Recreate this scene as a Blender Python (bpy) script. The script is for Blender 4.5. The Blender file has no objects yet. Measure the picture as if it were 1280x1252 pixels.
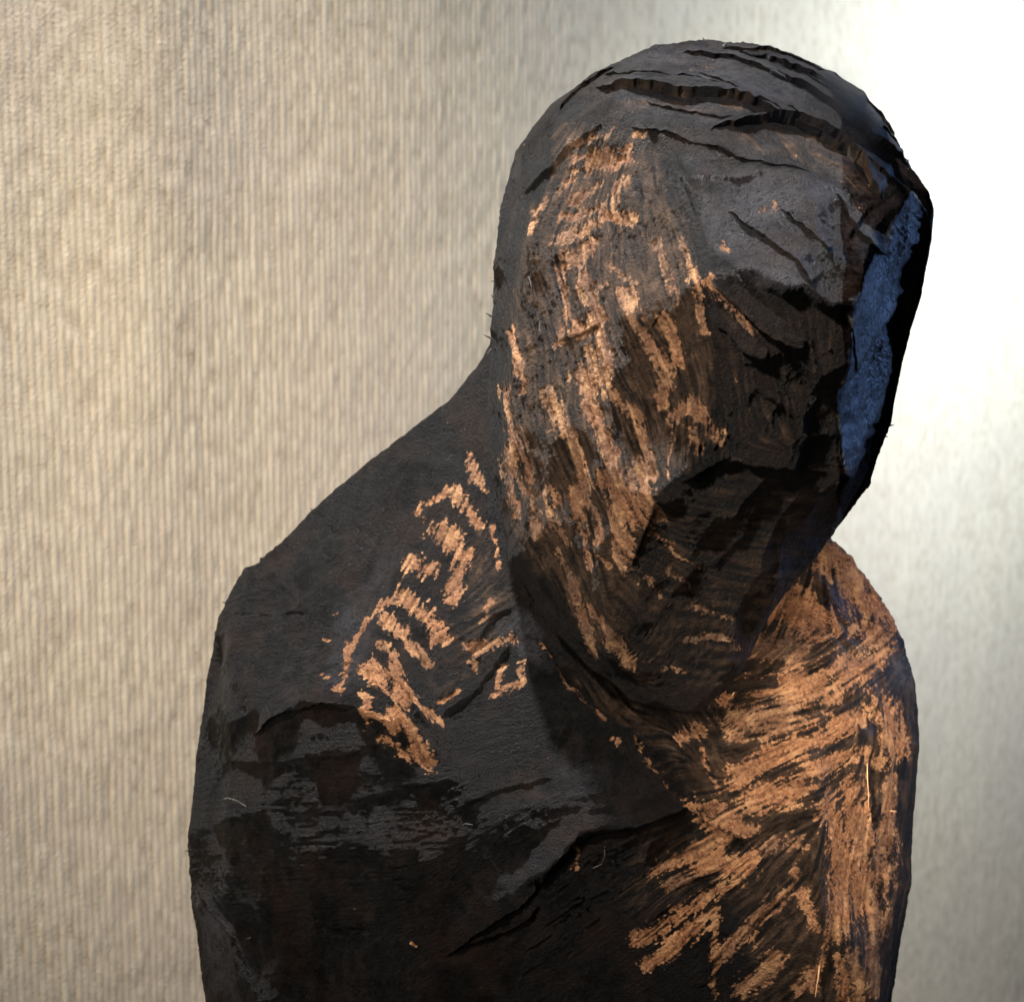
import bpy, bmesh, math, random
import numpy as np
from mathutils import Vector, Matrix
from mathutils.bvhtree import BVHTree

random.seed(7)
rng = np.random.default_rng(7)
SC = bpy.context.scene
COL = SC.collection

# ------------------------------------------------------------------ camera
U = 0.00025            # metres in one modelling unit (one unit = one pixel of the photo at the face)
F = 2400.0             # camera distance of the face in units
W, H = 1280.0, 1252.0
TILT = math.radians(10.0)
cam_d = bpy.data.cameras.new("camera")
cam_d.sensor_width = 36.0
cam_d.lens = 36.0 * F / W
cam_d.clip_start = 0.01
cam_d.clip_end = 50.0
cam = bpy.data.objects.new("camera", cam_d)
COL.objects.link(cam)
cam.location = (0.0, -0.6, 0.42)
cam.rotation_euler = (math.pi / 2 - TILT, 0, 0)
SC.camera = cam
cam_d.dof.use_dof = True
cam_d.dof.focus_distance = (F - 30) * U
cam_d.dof.aperture_fstop = 21.0
MC = Matrix.Translation(cam.location) @ cam.rotation_euler.to_matrix().to_4x4()
RC = np.array(MC.to_3x3())
TC = np.array(cam.location)

# ------------------------------------------------------------------ light
w = bpy.data.worlds.new("World")
SC.world = w
w.use_nodes = True
bg = w.node_tree.nodes["Background"]
bg.inputs[0].default_value = (0.90, 0.95, 1.0, 1)
bg.inputs[1].default_value = 0.05


def area(name, loc, target, size, power, color, size_y=None, spread=180):
    l = bpy.data.lights.new(name, 'AREA')
    l.energy = power
    l.color = color
    l.size = size
    if size_y:
        l.shape = 'RECTANGLE'
        l.size_y = size_y
    l.spread = math.radians(spread)
    o = bpy.data.objects.new(name, l)
    COL.objects.link(o)
    o.location = loc
    o.rotation_euler = (Vector(target) - Vector(loc)).to_track_quat('-Z', 'Y').to_euler()
    return o


area("ceiling_lamp", (-0.15, 0.12, 1.15), (0.03, 0.02, 0.42), 0.04, 6.6, (0.99, 0.98, 0.97), None, 84)
area("window_light", (0.95, 0.62, 0.66), (0.10, 0.0, 0.44), 0.45, 0.8, (0.24, 0.45, 1.0), 0.7, 60)
area("front_light", (-0.32, -0.54, 0.90), (0.11, 0.0, 0.34), 0.04, 1.35, (1.0, 0.90, 0.78), None, 50)
area("added_chest_fill", (0.24, -0.60, 0.40), (0.13, 0.0, 0.235), 0.05, 0.14, (1.0, 0.88, 0.74), None, 17)  # added fill that brightens the right chest, no lamp known there
area("wall_lamp", (0.55, 0.46, 0.42), (0.37, 0.83, 0.38), 0.12, 5.4, (0.68, 0.83, 1.0), 0.22, 170)
area("cloth_fill", (-0.44, -0.42, 0.40), (-0.02, 0.50, 0.24), 0.25, 1.0, (1.0, 0.91, 0.78), None, 60)  # unseen fill, placed to brighten the left of the cloth

SC.view_settings.view_transform = 'Standard'
SC.view_settings.look = 'None'
SC.view_settings.exposure = 0.0
SC.view_settings.gamma = 1.0

# ------------------------------------------------------------------ helpers


def up(p):
    """(x, y, depth offset) of a point -> camera space, units (x right, y up, z towards the camera)"""
    p = np.asarray(p, float)
    D = F + p[..., 2]
    return np.stack([(p[..., 0] - W / 2) / F * D, -(p[..., 1] - H / 2) / F * D, -D], -1)


def front_xy(c):
    D = -c[..., 2]
    return c[..., 0] / D * F + W / 2, -c[..., 1] / D * F + H / 2


def to_world(c):
    return (c * U) @ RC.T + TC


def hashn(ix, iy, iz, seed):
    h = (ix.astype(np.int64) * 374761393 + iy.astype(np.int64) * 668265263 + iz.astype(np.int64) * 2147483647 + seed * 974711) & 0xffffffff
    h = ((h ^ (h >> 13)) * 1274126177) & 0xffffffff
    h = (h ^ (h >> 16)) & 0xffffff
    return (h / float(0xffffff)).astype(np.float32)


def vnoise(p, scale, seed):
    """3D value noise, about -1..1"""
    q = p / scale
    i = np.floor(q)
    f = (q - i).astype(np.float32)
    f = f * f * (3 - 2 * f)
    i = i.astype(np.int64)
    out = np.zeros(q.shape[:-1], np.float32)
    for dx in (0, 1):
        wx = f[..., 0] if dx else 1 - f[..., 0]
        for dy in (0, 1):
            wy = f[..., 1] if dy else 1 - f[..., 1]
            for dz in (0, 1):
                wz = f[..., 2] if dz else 1 - f[..., 2]
                out += wx * wy * wz * hashn(i[..., 0] + dx, i[..., 1] + dy, i[..., 2] + dz, seed)
    return out * 2 - 1


def blur(a, n=1):
    for _ in range(n):
        b = np.pad(a, 1, mode='edge')
        a = (b[:-2, 1:-1] + 2 * b[1:-1, 1:-1] + b[2:, 1:-1]) / 4
        b = np.pad(a, 1, mode='edge')
        a = (b[1:-1, :-2] + 2 * b[1:-1, 1:-1] + b[1:-1, 2:]) / 4
    return a


def link(name, me, mat=None, parent=None):
    o = bpy.data.objects.new(name, me)
    COL.objects.link(o)
    if mat:
        me.materials.append(mat)
    if parent:
        o.parent = parent
        o.matrix_parent_inverse = Matrix.Identity(4)
    return o


def grid_mesh(name, pts, smooth=True, wrap=False):
    """pts (n, m, 3) -> quad mesh"""
    n, m = pts.shape[:2]
    me = bpy.data.meshes.new(name)
    idx = np.arange(n * m, dtype=np.int32).reshape(n, m)
    q = np.stack([idx[:-1, :-1], idx[:-1, 1:], idx[1:, 1:], idx[1:, :-1]], -1).reshape(-1, 4)
    me.vertices.add(n * m)
    me.vertices.foreach_set("co", pts.reshape(-1).astype(np.float32))
    me.loops.add(q.size)
    me.loops.foreach_set("vertex_index", q.reshape(-1))
    me.polygons.add(len(q))
    me.polygons.foreach_set("loop_start", np.arange(len(q), dtype=np.int32) * 4)
    me.polygons.foreach_set("loop_total", np.full(len(q), 4, np.int32))
    me.update(calc_edges=True)
    me.polygons.foreach_set("use_smooth", np.full(len(q), smooth))
    return me


def attr(me, name, val):
    a = me.attributes.new(name, 'FLOAT', 'POINT')
    a.data.foreach_set("value", val.reshape(-1).astype(np.float32))


# ------------------------------------------------------------------ surface maps over the front of the carving
GH = 1500
YY, XX = np.mgrid[0:GH, 0:1280].astype(np.float32)


def n2(scale, seed, ax=1.0, ay=1.0):
    return vnoise(np.stack([XX * ax, YY * ay, np.zeros_like(XX)], -1), scale, seed)


WX = n2(34, 1) * 6 + n2(11, 2) * 3 + n2(4.5, 3) * 1.6
WY = n2(34, 4) * 6 + n2(11, 5) * 3 + n2(4.5, 6) * 1.6


def bbox(pts, m):
    xs = [p[0] for p in pts]
    ys = [p[1] for p in pts]
    x0, x1 = int(max(0, min(xs) - m)), int(min(1280, max(xs) + m))
    y0, y1 = int(max(0, min(ys) - m)), int(min(GH, max(ys) + m))
    return slice(y0, y1), slice(x0, x1)


def segdist(pts, sl, warp=1.0):
    """distance, signed side and position along a polyline"""
    X = XX[sl] + WX[sl] * warp
    Y = YY[sl] + WY[sl] * warp
    best = np.full(X.shape, 1e9, np.float32)
    side = np.zeros_like(best)
    tt = np.zeros_like(best)
    L = [math.dist(pts[i], pts[i + 1]) + 1e-6 for i in range(len(pts) - 1)]
    tot = sum(L)
    acc = 0
    for i in range(len(pts) - 1):
        ax, ay = pts[i]
        bx, by = pts[i + 1]
        dx, dy = bx - ax, by - ay
        t = ((X - ax) * dx + (Y - ay) * dy) / (L[i] ** 2)
        tc = np.clip(t, 0, 1)
        d = np.hypot(X - ax - tc * dx, Y - ay - tc * dy)
        k = d < best
        best[k] = d[k]
        side[k] = np.sign(dx * (Y - ay) - dy * (X - ax))[k]
        tt[k] = ((acc + tc * L[i]) / tot)[k]
        acc += L[i]
    return best, side, tt


class Maps:
    def __init__(s):
        s.disp = np.zeros((GH, 1280), np.float32)
        s.bare = np.full((GH, 1280), -1.5, np.float32)
        s.tone = np.full((GH, 1280), 0.5, np.float32)
        s.brown = np.zeros((GH, 1280), np.float32)
        s.ash = np.zeros((GH, 1280), np.float32)  # pale grey painted on planes that catch the light
        s.gloss = np.zeros((GH, 1280), np.float32)

    def ledge(s, pts, h=5, wd=22, warp=0.5):
        sl = bbox(pts, wd * 3 + 8)
        d, sd, t = segdist(pts, sl, warp)
        e = np.clip(np.minimum(t, 1 - t) * 7, 0, 1)
        low = np.where(sd > 0, -h * np.clip(1 - d / (wd * 1.9), 0, 1), 0.3 * h * np.clip(1 - d / wd, 0, 1))
        # only beside the line, not round its ends
        s.disp[sl] += low * e

    def crack(s, pts, h=4, wd=2.5, warp=0.5):
        sl = bbox(pts, wd * 4 + 8)
        d, sd, t = segdist(pts, sl, warp)
        e = np.clip(np.minimum(t, 1 - t) * 8, 0, 1) * (0.7 + 0.3 * n2(16, 9)[sl])
        s.disp[sl] -= h * np.exp(-(d / wd) ** 2) * e

    def patch(s, pts, wd, tone=0.8, st=1.0, warp=1.0):
        if len(pts) == 1:
            pts = [pts[0], (pts[0][0] + 1, pts[0][1] + 1)]
        sl = bbox(pts, wd * 2.4 + 14)
        d, sd, t = segdist(pts, sl, warp)
        f = st - 1.0 * (d / wd) ** 1.3
        k = f > s.bare[sl]
        s.tone[sl] = np.where(k, tone, s.tone[sl])
        s.bare[sl] = np.maximum(s.bare[sl], f)

    def poly_area(s, pts, arr, val, soft=12, warp=1.0, mode='max'):
        sl = bbox(pts, soft * 3 + 8)
        X = XX[sl] + WX[sl] * warp
        Y = YY[sl] + WY[sl] * warp
        ins = np.zeros(X.shape, bool)
        n = len(pts)
        j = n - 1
        for i in range(n):
            xi, yi = pts[i]
            xj, yj = pts[j]
            c = ((yi > Y) != (yj > Y)) & (X < (xj - xi) * (Y - yi) / (yj - yi + 1e-9) + xi)
            ins ^= c
            j = i
        d, _, _ = segdist(list(pts) + [pts[0]], sl, warp)
        sdist = np.where(ins, d, -d)
        m = np.clip(0.5 + sdist / (2 * soft), 0, 1) * val
        arr[sl] = np.maximum(arr[sl], m) if mode == 'max' else arr[sl] + m


HM, TM = Maps(), Maps()

# direction of the wood fibres and tool strokes: x, y, angle (degrees, y down), reach
FLOW = {
    'head': [(740, 190, 110, 40), (700, 260, 108, 40), (760, 290, 85, 40), (700, 420, 76, 60), (800, 440, 66, 50),
             (700, 560, 72, 60), (780, 600, 68, 50), (720, 720, 70, 60), (640, 500, 84, 40), (635, 300, 92, 50),
             (860, 300, 74, 35), (865, 430, 78, 40), (870, 540, 95, 35), (980, 460, 80, 50), (900, 650, 5, 60),
             (1000, 640, 2, 60), (900, 800, 4, 60), (820, 700, 18, 35), (850, 110, 12, 50), (980, 120, 28, 50),
             (1080, 180, 34, 45), (960, 220, 70, 35), (930, 290, 45, 45), (1030, 310, 45, 45),
             (1090, 400, -68, 45), (1110, 520, -66, 45), (680, 150, -40, 40)],
    'torso': [(420, 620, -48, 60), (340, 700, -8, 50), (330, 800, -10, 50), (290, 880, -75, 40), (560, 640, -62, 45),
              (460, 760, -64, 50), (500, 820, 60, 30), (510, 920, 62, 30), (600, 800, -35, 45), (420, 970, -4, 60),
              (330, 1080, -3, 60), (450, 1090, -4, 60), (300, 1200, 88, 50), (430, 1230, 90, 50), (600, 1080, -30, 60),
              (660, 960, -18, 50), (800, 985, -3, 45), (620, 1200, -26, 60), (740, 1160, -40, 60),
              (640, 880, -8, 40), (740, 880, 55, 30), (880, 920, 60, 30), (960, 900, -8, 30), (1000, 960, -26, 50),
              (1040, 850, -35, 40), (980, 760, -70, 30), (1060, 730, 70, 30), (860, 1060, -26, 40),
              (860, 1160, -38, 45), (950, 1150, -44, 45), (950, 1230, -46, 40), (1060, 1060, -84, 35),
              (1030, 1180, -82, 40), (1110, 930, 88, 40), (1100, 1120, -84, 40)],
}


def lic(flow, seed, length, fine):
    cx = np.zeros((GH // 4, 320), np.float32)
    cy = np.zeros_like(cx)
    y4, x4 = np.mgrid[0:GH // 4, 0:320].astype(np.float32) * 4
    ws = np.zeros_like(cx)
    for (x, y, a, r) in flow:
        g = 1.0 / (1e-3 + ((x4 - x) ** 2 + (y4 - y) ** 2) / r ** 2) ** 2
        cx += g * math.cos(2 * math.radians(a))
        cy += g * math.sin(2 * math.radians(a))
    ang = 0.5 * np.arctan2(cy, cx)
    vx = np.cos(ang).repeat(4, 0).repeat(4, 1)
    vy = np.sin(ang).repeat(4, 0).repeat(4, 1)
    g2 = np.random.default_rng(seed)
    base = g2.standard_normal((GH, 1280)).astype(np.float32)
    base = blur(base, fine)
    acc = base.copy()
    for sgn in (1, -1):
        px, py = XX.copy(), YY.copy()
        ux, uy = vx * sgn, vy * sgn
        for k in range(length):
            px += ux
            py += uy
            ix = np.clip(px, 0, 1279).astype(np.int32)
            iy = np.clip(py, 0, GH - 1).astype(np.int32)
            acc += base[iy, ix]
            nx, ny = vx[iy, ix], vy[iy, ix]
            s2 = np.sign(nx * ux + ny * uy + 1e-9)
            ux, uy = nx * s2, ny * s2
    acc -= acc.mean()
    return acc / acc.std()


LIC = {k: (lic(v, 11, 15, 1), lic(v, 23, 26, 5)) for k, v in FLOW.items()}

# ---- head: bare wood left by flaked char
P = HM.patch
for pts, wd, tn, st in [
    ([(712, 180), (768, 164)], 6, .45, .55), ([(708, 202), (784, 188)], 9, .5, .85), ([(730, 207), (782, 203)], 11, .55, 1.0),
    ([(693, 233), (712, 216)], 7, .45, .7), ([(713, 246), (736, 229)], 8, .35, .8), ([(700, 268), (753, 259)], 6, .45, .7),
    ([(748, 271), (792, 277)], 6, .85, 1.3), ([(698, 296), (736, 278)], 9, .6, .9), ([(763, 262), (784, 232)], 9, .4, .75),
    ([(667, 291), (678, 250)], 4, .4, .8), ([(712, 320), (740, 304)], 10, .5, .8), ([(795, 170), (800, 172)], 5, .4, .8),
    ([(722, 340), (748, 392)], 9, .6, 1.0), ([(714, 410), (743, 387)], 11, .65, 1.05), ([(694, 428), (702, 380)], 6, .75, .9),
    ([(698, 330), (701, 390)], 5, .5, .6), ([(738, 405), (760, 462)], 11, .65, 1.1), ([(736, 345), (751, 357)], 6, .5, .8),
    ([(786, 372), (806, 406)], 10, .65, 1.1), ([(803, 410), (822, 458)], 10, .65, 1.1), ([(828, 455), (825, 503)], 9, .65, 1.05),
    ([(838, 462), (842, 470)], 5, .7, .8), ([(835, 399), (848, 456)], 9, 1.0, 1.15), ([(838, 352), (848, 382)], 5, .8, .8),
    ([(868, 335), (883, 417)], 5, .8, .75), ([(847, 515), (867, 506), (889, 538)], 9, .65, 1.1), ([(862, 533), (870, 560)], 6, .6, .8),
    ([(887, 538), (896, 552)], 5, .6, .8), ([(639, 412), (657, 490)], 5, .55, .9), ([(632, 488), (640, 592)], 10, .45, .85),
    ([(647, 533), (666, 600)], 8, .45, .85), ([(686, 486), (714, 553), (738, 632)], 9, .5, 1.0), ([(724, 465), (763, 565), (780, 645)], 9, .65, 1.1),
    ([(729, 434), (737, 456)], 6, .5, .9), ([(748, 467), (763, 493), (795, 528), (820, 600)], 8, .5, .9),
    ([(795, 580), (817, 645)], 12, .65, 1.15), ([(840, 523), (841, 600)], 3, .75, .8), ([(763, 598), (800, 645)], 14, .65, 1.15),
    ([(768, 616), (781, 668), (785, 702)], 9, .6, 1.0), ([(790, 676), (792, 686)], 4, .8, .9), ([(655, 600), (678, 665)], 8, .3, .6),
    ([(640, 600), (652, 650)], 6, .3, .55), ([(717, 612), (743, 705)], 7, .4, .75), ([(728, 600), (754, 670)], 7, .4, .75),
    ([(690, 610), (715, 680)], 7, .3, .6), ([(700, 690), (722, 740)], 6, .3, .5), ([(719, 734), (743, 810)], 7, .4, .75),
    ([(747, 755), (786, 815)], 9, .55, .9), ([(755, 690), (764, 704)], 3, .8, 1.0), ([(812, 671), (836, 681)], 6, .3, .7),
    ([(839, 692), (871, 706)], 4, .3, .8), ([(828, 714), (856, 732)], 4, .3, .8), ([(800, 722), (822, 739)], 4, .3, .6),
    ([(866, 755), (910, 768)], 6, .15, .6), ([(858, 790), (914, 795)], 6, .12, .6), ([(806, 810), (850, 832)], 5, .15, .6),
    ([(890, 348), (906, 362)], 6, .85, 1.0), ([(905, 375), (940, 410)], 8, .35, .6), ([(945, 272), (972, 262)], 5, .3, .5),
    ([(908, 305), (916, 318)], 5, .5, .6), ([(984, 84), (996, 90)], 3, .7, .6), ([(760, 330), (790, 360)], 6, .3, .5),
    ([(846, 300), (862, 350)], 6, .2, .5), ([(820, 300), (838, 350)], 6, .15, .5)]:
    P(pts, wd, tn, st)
HM.poly_area([(700, 160), (800, 165), (830, 230), (868, 330), (902, 540), (820, 620), (780, 800), (740, 800), (640, 640), (640, 400), (670, 260)], HM.brown, .95, 9)
HM.poly_area([(790, 180), (815, 190), (862, 330), (880, 430), (855, 440), (812, 320)], HM.brown, 1.25, 8)  # stops short of the ridge, leaving a dark strip as its painted shade
HM.poly_area([(900, 160), (985, 160), (1040, 186), (1075, 220), (1098, 250), (1040, 232), (960, 196)], HM.brown, .35, 4)
HM.poly_area([(770, 126), (860, 127), (950, 140), (955, 149), (860, 140), (770, 140)], HM.brown, .4, 3)
HM.poly_area([(890, 350), (1050, 380), (1050, 560), (900, 580)], HM.brown, .28, 20)
HM.poly_area([(820, 630), (920, 590), (1040, 620), (900, 860), (780, 850)], HM.brown, .42, 20)
HM.poly_area([(858, 188), (1050, 240), (1110, 290), (1050, 370), (960, 360), (890, 310)], HM.ash, .85, 5)  # light from above painted as grey on forehead, crown and brow
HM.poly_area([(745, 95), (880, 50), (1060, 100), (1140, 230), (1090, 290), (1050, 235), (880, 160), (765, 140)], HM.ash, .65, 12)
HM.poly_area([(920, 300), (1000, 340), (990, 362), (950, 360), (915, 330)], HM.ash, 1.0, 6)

LAYERED = {(983, 99), (975, 81), (878, 81), (860, 62), (765, 88), (755, 112), (765, 139), (898, 168), (1044, 247), (914, 268), (892, 351), (887, 388),
           (765, 126), (765, 142), (980, 155), (906, 112), (892, 90), (1072, 250), (955, 298)}
# ---- head: split layers, saw steps and cracks
for pts, h, wd in [
    ([(983, 99), (1024, 127), (1080, 173), (1128, 199)], 10, 24), ([(975, 81), (1039, 109), (1097, 152)], 11, 16),
    ([(878, 81), (937, 109), (998, 135), (1024, 150), (1082, 196)], 8, 20), ([(860, 62), (930, 82), (985, 112), (1010, 140)], 7, 14),
    ([(765, 88), (850, 100), (906, 112), (952, 140), (1024, 178), (1077, 204), (1115, 222)], 7, 16),
    ([(755, 112), (830, 118), (905, 124), (978, 153)], 6, 10), ([(765, 139), (860, 139), (955, 150)], 4, 7),
    ([(898, 168), (932, 156), (988, 157), (1039, 183), (1072, 212), (1100, 250)], 13, 17),
    ([(1044, 247), (1072, 286), (1110, 316)], 7, 13), ([(914, 268), (955, 298), (995, 342), (1034, 385)], 7, 18),
    ([(985, 268), (1024, 319)], 4, 12), ([(860, 219), (921, 227), (967, 217)], 4, 10),
    ([(892, 351), (937, 396), (976, 422), (1003, 427)], 8, 16), ([(887, 388), (924, 433), (953, 439)], 7, 13),
    ([(915, 338), (947, 352), (976, 366), (1000, 362), (1034, 388), (1062, 380)], 10, 20),
    ([(942, 485), (1000, 520)], 4, 18), ([(694, 429), (720, 415), (745, 400)], 4, 9),
    ([(1062, 560), (1050, 488), (1085, 440), (1120, 380)], 8, 16), ([(830, 165), (850, 215), (885, 300)], 3, 12),
    ([(700, 470), (712, 560), (745, 660)], 3, 12), ([(770, 470), (800, 540), (815, 620)], 3, 12),
    ([(650, 250), (700, 190), (760, 150)], 4, 14), ([(1060, 300), (1088, 258), (1130, 235)], 3, 10)]:
    if pts[0] in LAYERED:
        continue
    HM.ledge(pts, h * 1.15, wd, 0.5 if min(p[1] for p in pts) > 255 else 0.07)
for pts, h, wd in [
    ([(983, 99), (1024, 127), (1080, 173), (1128, 199)], 10, 2.6), ([(975, 81), (1039, 109), (1097, 152)], 10, 3.0),
    ([(765, 126), (860, 124), (955, 140)], 5, 2), ([(765, 142), (860, 143), (955, 152)], 6, 2), ([(980, 155), (1060, 205), (1110, 232)], 6, 2.2),
    ([(1072, 250), (1112, 300)], 6, 2.2), ([(955, 298), (995, 342)], 5, 1.8), ([(972, 280), (1013, 332)], 3, 1.5),
    ([(906, 112), (952, 140), (980, 155)], 6, 2.4), ([(892, 90), (960, 122), (1000, 138)], 6, 2.4), ([(1000, 365), (1036, 390)], 6, 2.2),
    ([(915, 378), (955, 418)], 5, 2), ([(810, 190), (835, 300), (850, 360)], 3.2, 2), ([(822, 180), (856, 290), (880, 380)], 3.2, 2.2),
    ([(795, 200), (812, 300), (838, 400)], 3, 2), ([(690, 430), (716, 418), (746, 404)], 5, 2), ([(1118, 385), (1080, 460), (1066, 540)], 6, 2.5),
    ([(1092, 420), (1068, 485)], 5, 2), ([(652, 330), (655, 420), (665, 500)], 3, 2), ([(700, 480), (716, 560), (750, 670)], 3.5, 2),
    ([(760, 560), (788, 620), (800, 670)], 3.5, 2), ([(668, 470), (690, 580), (720, 690)], 3.5, 2), ([(740, 440), (770, 520), (790, 590)], 3.5, 2)]:
    if pts[0] in LAYERED:
        continue
    HM.crack(pts, h, wd, 0.4 if min(p[1] for p in pts) > 255 else 0.07)

HM.poly_area([(1140, 238), (1100, 310), (1060, 390), (1048, 500), (1064, 592), (1078, 570), (1100, 480), (1106, 420), (1134, 320), (1152, 262)], HM.gloss, 1.0, 3)
HM.gloss = np.where((XX > 1050) & (HM.gloss < .02), -.42, HM.gloss)
HM.poly_area([(1113, 396), (1070, 455), (1047, 500), (1065, 505), (1100, 470)], HM.ash, .8, 4)
HM.ledge([(765, 775), (795, 692), (820, 628), (850, 600), (905, 576), (960, 582), (1062, 600)], 3.5, 60, .25)
HM.ledge([(885, 345), (866, 270), (848, 212), (826, 165)], 4, 26, .2)
HM.disp = blur(HM.disp, 1)

# ---- torso: bare wood
P = TM.patch
for pts, wd, tn, st in [
    ([(590, 566), (600, 612)], 6, .55, .8), ([(531, 627), (556, 609)], 5, .8, 1.0), ([(516, 645), (524, 640)], 5, .8, .9),
    ([(568, 618), (598, 653)], 10, .6, 1.0), ([(541, 659), (565, 680)], 14, .65, 1.1), ([(512, 698), (540, 712)], 10, .65, 1.0),
    ([(584, 692), (561, 748)], 10, .7, 1.1), ([(620, 655), (626, 706)], 4, .6, .9), ([(487, 750), (459, 777), (438, 822), (415, 874)], 6, .7, 1.25),
    ([(508, 742), (530, 770), (552, 797)], 10, .75, 1.15), ([(488, 777), (510, 795)], 11, .75, 1.05), ([(477, 811), (482, 815)], 7, .75, 1.0),
    ([(518, 811), (537, 828)], 9, .7, 1.0), ([(415, 763), (420, 766)], 4, .8, .9), ([(406, 802), (411, 804)], 4, .8, .8),
    ([(616, 754), (597, 777)], 4, .6, .9), ([(588, 811), (638, 802)], 8, .65, 1.0), ([(400, 845), (406, 850)], 5, .75, .8),
    ([(388, 875), (398, 877)], 5, .75, .8), ([(457, 838), (484, 858)], 12, .85, 1.15), ([(495, 830), (500, 858), (512, 885)], 9, .8, 1.1),
    ([(454, 872), (466, 906)], 5, .8, 1.0), ([(465, 890), (477, 900)], 4, .8, .9), ([(519, 887), (550, 908)], 6, .85, 1.1),
    ([(544, 883), (570, 864)], 5, .8, 1.0), ([(490, 892), (498, 920)], 8, .9, 1.2), ([(512, 918), (530, 952)], 10, .9, 1.2),
    ([(483, 923), (514, 946)], 6, .85, 1.0), ([(590, 830), (594, 838)], 5, .7, .9), ([(627, 833), (622, 868), (652, 858), (650, 832)], 6, .6, .9),
    ([(511, 1178), (514, 1182)], 4, 1.0, 1.2), ([(725, 1050), (721, 1086)], 4, .7, 1.1), ([(681, 809), (730, 866), (749, 899)], 4, .55, .75),
    ([(761, 925), (769, 938)], 4, .7, .9), ([(792, 925), (806, 942)], 6, .8, 1.0), ([(814, 956), (858, 990)], 4, .7, .95),
    # right side of the chest and the arm
    ([(1040, 686), (1085, 730), (1112, 785)], 16, .5, 1.15),
    ([(1022, 690), (1050, 715), (1085, 758)], 20, .6, .95), ([(1083, 785), (1100, 812)], 17, .7, 1.0), ([(975, 752), (1030, 776)], 24, .95, 1.5),
    ([(1003, 790), (1010, 796)], 9, .8, .9), ([(930, 800), (985, 815)], 24, .3, 1.1), ([(905, 868), (976, 858)], 10, .9, 1.2),
    ([(925, 905), (980, 895)], 26, .35, .85), ([(995, 862), (1080, 835)], 28, .7, 1.1), ([(925, 968), (1000, 930), (1075, 893)], 16, .75, 1.15),
    ([(945, 1000), (994, 986)], 15, .8, 1.2), ([(1007, 967), (1073, 944)], 13, .75, 1.1), ([(846, 926), (876, 910)], 8, .6, .95),
    ([(875, 939), (903, 984)], 5, .6, .9), ([(893, 1000), (938, 1040)], 11, .75, 1.1), ([(868, 1008), (905, 1045)], 14, .85, 1.15),
    ([(815, 1092), (860, 1070), (903, 1048)], 9, .75, 1.0), ([(880, 1082), (930, 1082)], 17, .95, 1.5), ([(802, 1172), (850, 1145), (905, 1112)], 10, .9, 1.2),
    ([(811, 1206), (850, 1178), (895, 1147)], 11, .9, 1.2), ([(832, 1110), (890, 1100)], 9, .25, .9), ([(912, 1196), (960, 1150), (1002, 1107)], 12, .55, 1.05),
    ([(898, 1161), (893, 1245)], 7, .7, .9), ([(930, 1244), (969, 1203)], 13, .55, 1.0), ([(958, 1066), (1002, 1048)], 13, .35, .8),
    ([(1035, 1015), (1068, 1085), (1045, 1160)], 17, .75, 1.2), ([(1064, 985), (1085, 1060), (1087, 1135)], 13, .7, 1.15),
    ([(1000, 1092), (1016, 1158)], 9, .7, 1.0), ([(1031, 1164), (1016, 1230)], 5, .9, 1.2), ([(1045, 1190), (1045, 1300)], 7, .8, 1.1),
    ([(1087, 940), (1087, 1022)], 3, .95, 1.1), ([(1111, 880), (1114, 936)], 12, .7, 1.1), ([(1096, 955), (1106, 952)], 9, .7, 1.0),
    ([(1116, 968), (1110, 1018)], 7, .6, 1.1), ([(1108, 1030), (1085, 1230)], 13, .3, .85), ([(993, 1234), (1013, 1211)], 7, .7, 1.0),
    ([(1060, 1180), (1065, 1300)], 10, .35, .8), ([(1040, 1040), (1030, 990)], 10, .6, .8), ([(1090, 860), (1094, 900)], 8, .6, .8)]:
    P(pts, wd, tn, st)
TM.poly_area([(880, 880), (960, 740), (1030, 690), (1110, 780), (1130, 900), (1115, 1300), (960, 1300), (930, 1130), (880, 1020)], TM.brown, .8, 20)
TM.poly_area([(600, 640), (640, 760), (590, 820), (560, 880), (540, 860), (590, 760)], TM.brown, .55, 14)
TM.poly_area([(820, 1030), (900, 1060), (880, 1110), (800, 1150), (760, 1110)], TM.brown, .5, 18)
TM.poly_area([(700, 830), (900, 890), (930, 960), (880, 1000), (800, 920)], TM.brown, .5, 16)
TM.poly_area([(245, 1110), (292, 1165), (300, 1250), (262, 1260)], TM.ash, 1.1, 5)
TM.poly_area([(600, 430), (400, 620), (280, 750), (280, 880), (400, 880), (520, 700), (620, 560)], TM.ash, .10, 20)
TM.poly_area([(425, 760), (500, 680), (470, 800), (440, 870), (400, 870)], TM.ash, .7, 8)
TM.poly_area([(1085, 760), (1140, 840), (1140, 880), (1118, 850)], TM.ash, 1.2, 5)  # cool light on the shoulder edge, painted as grey
TM.poly_area([(590, 790), (660, 760), (690, 840), (640, 810)], TM.ash, .9, 6)
TM.poly_area([(700, 940), (860, 1000), (760, 1030), (640, 1010)], TM.ash, .3, 10)

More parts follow.
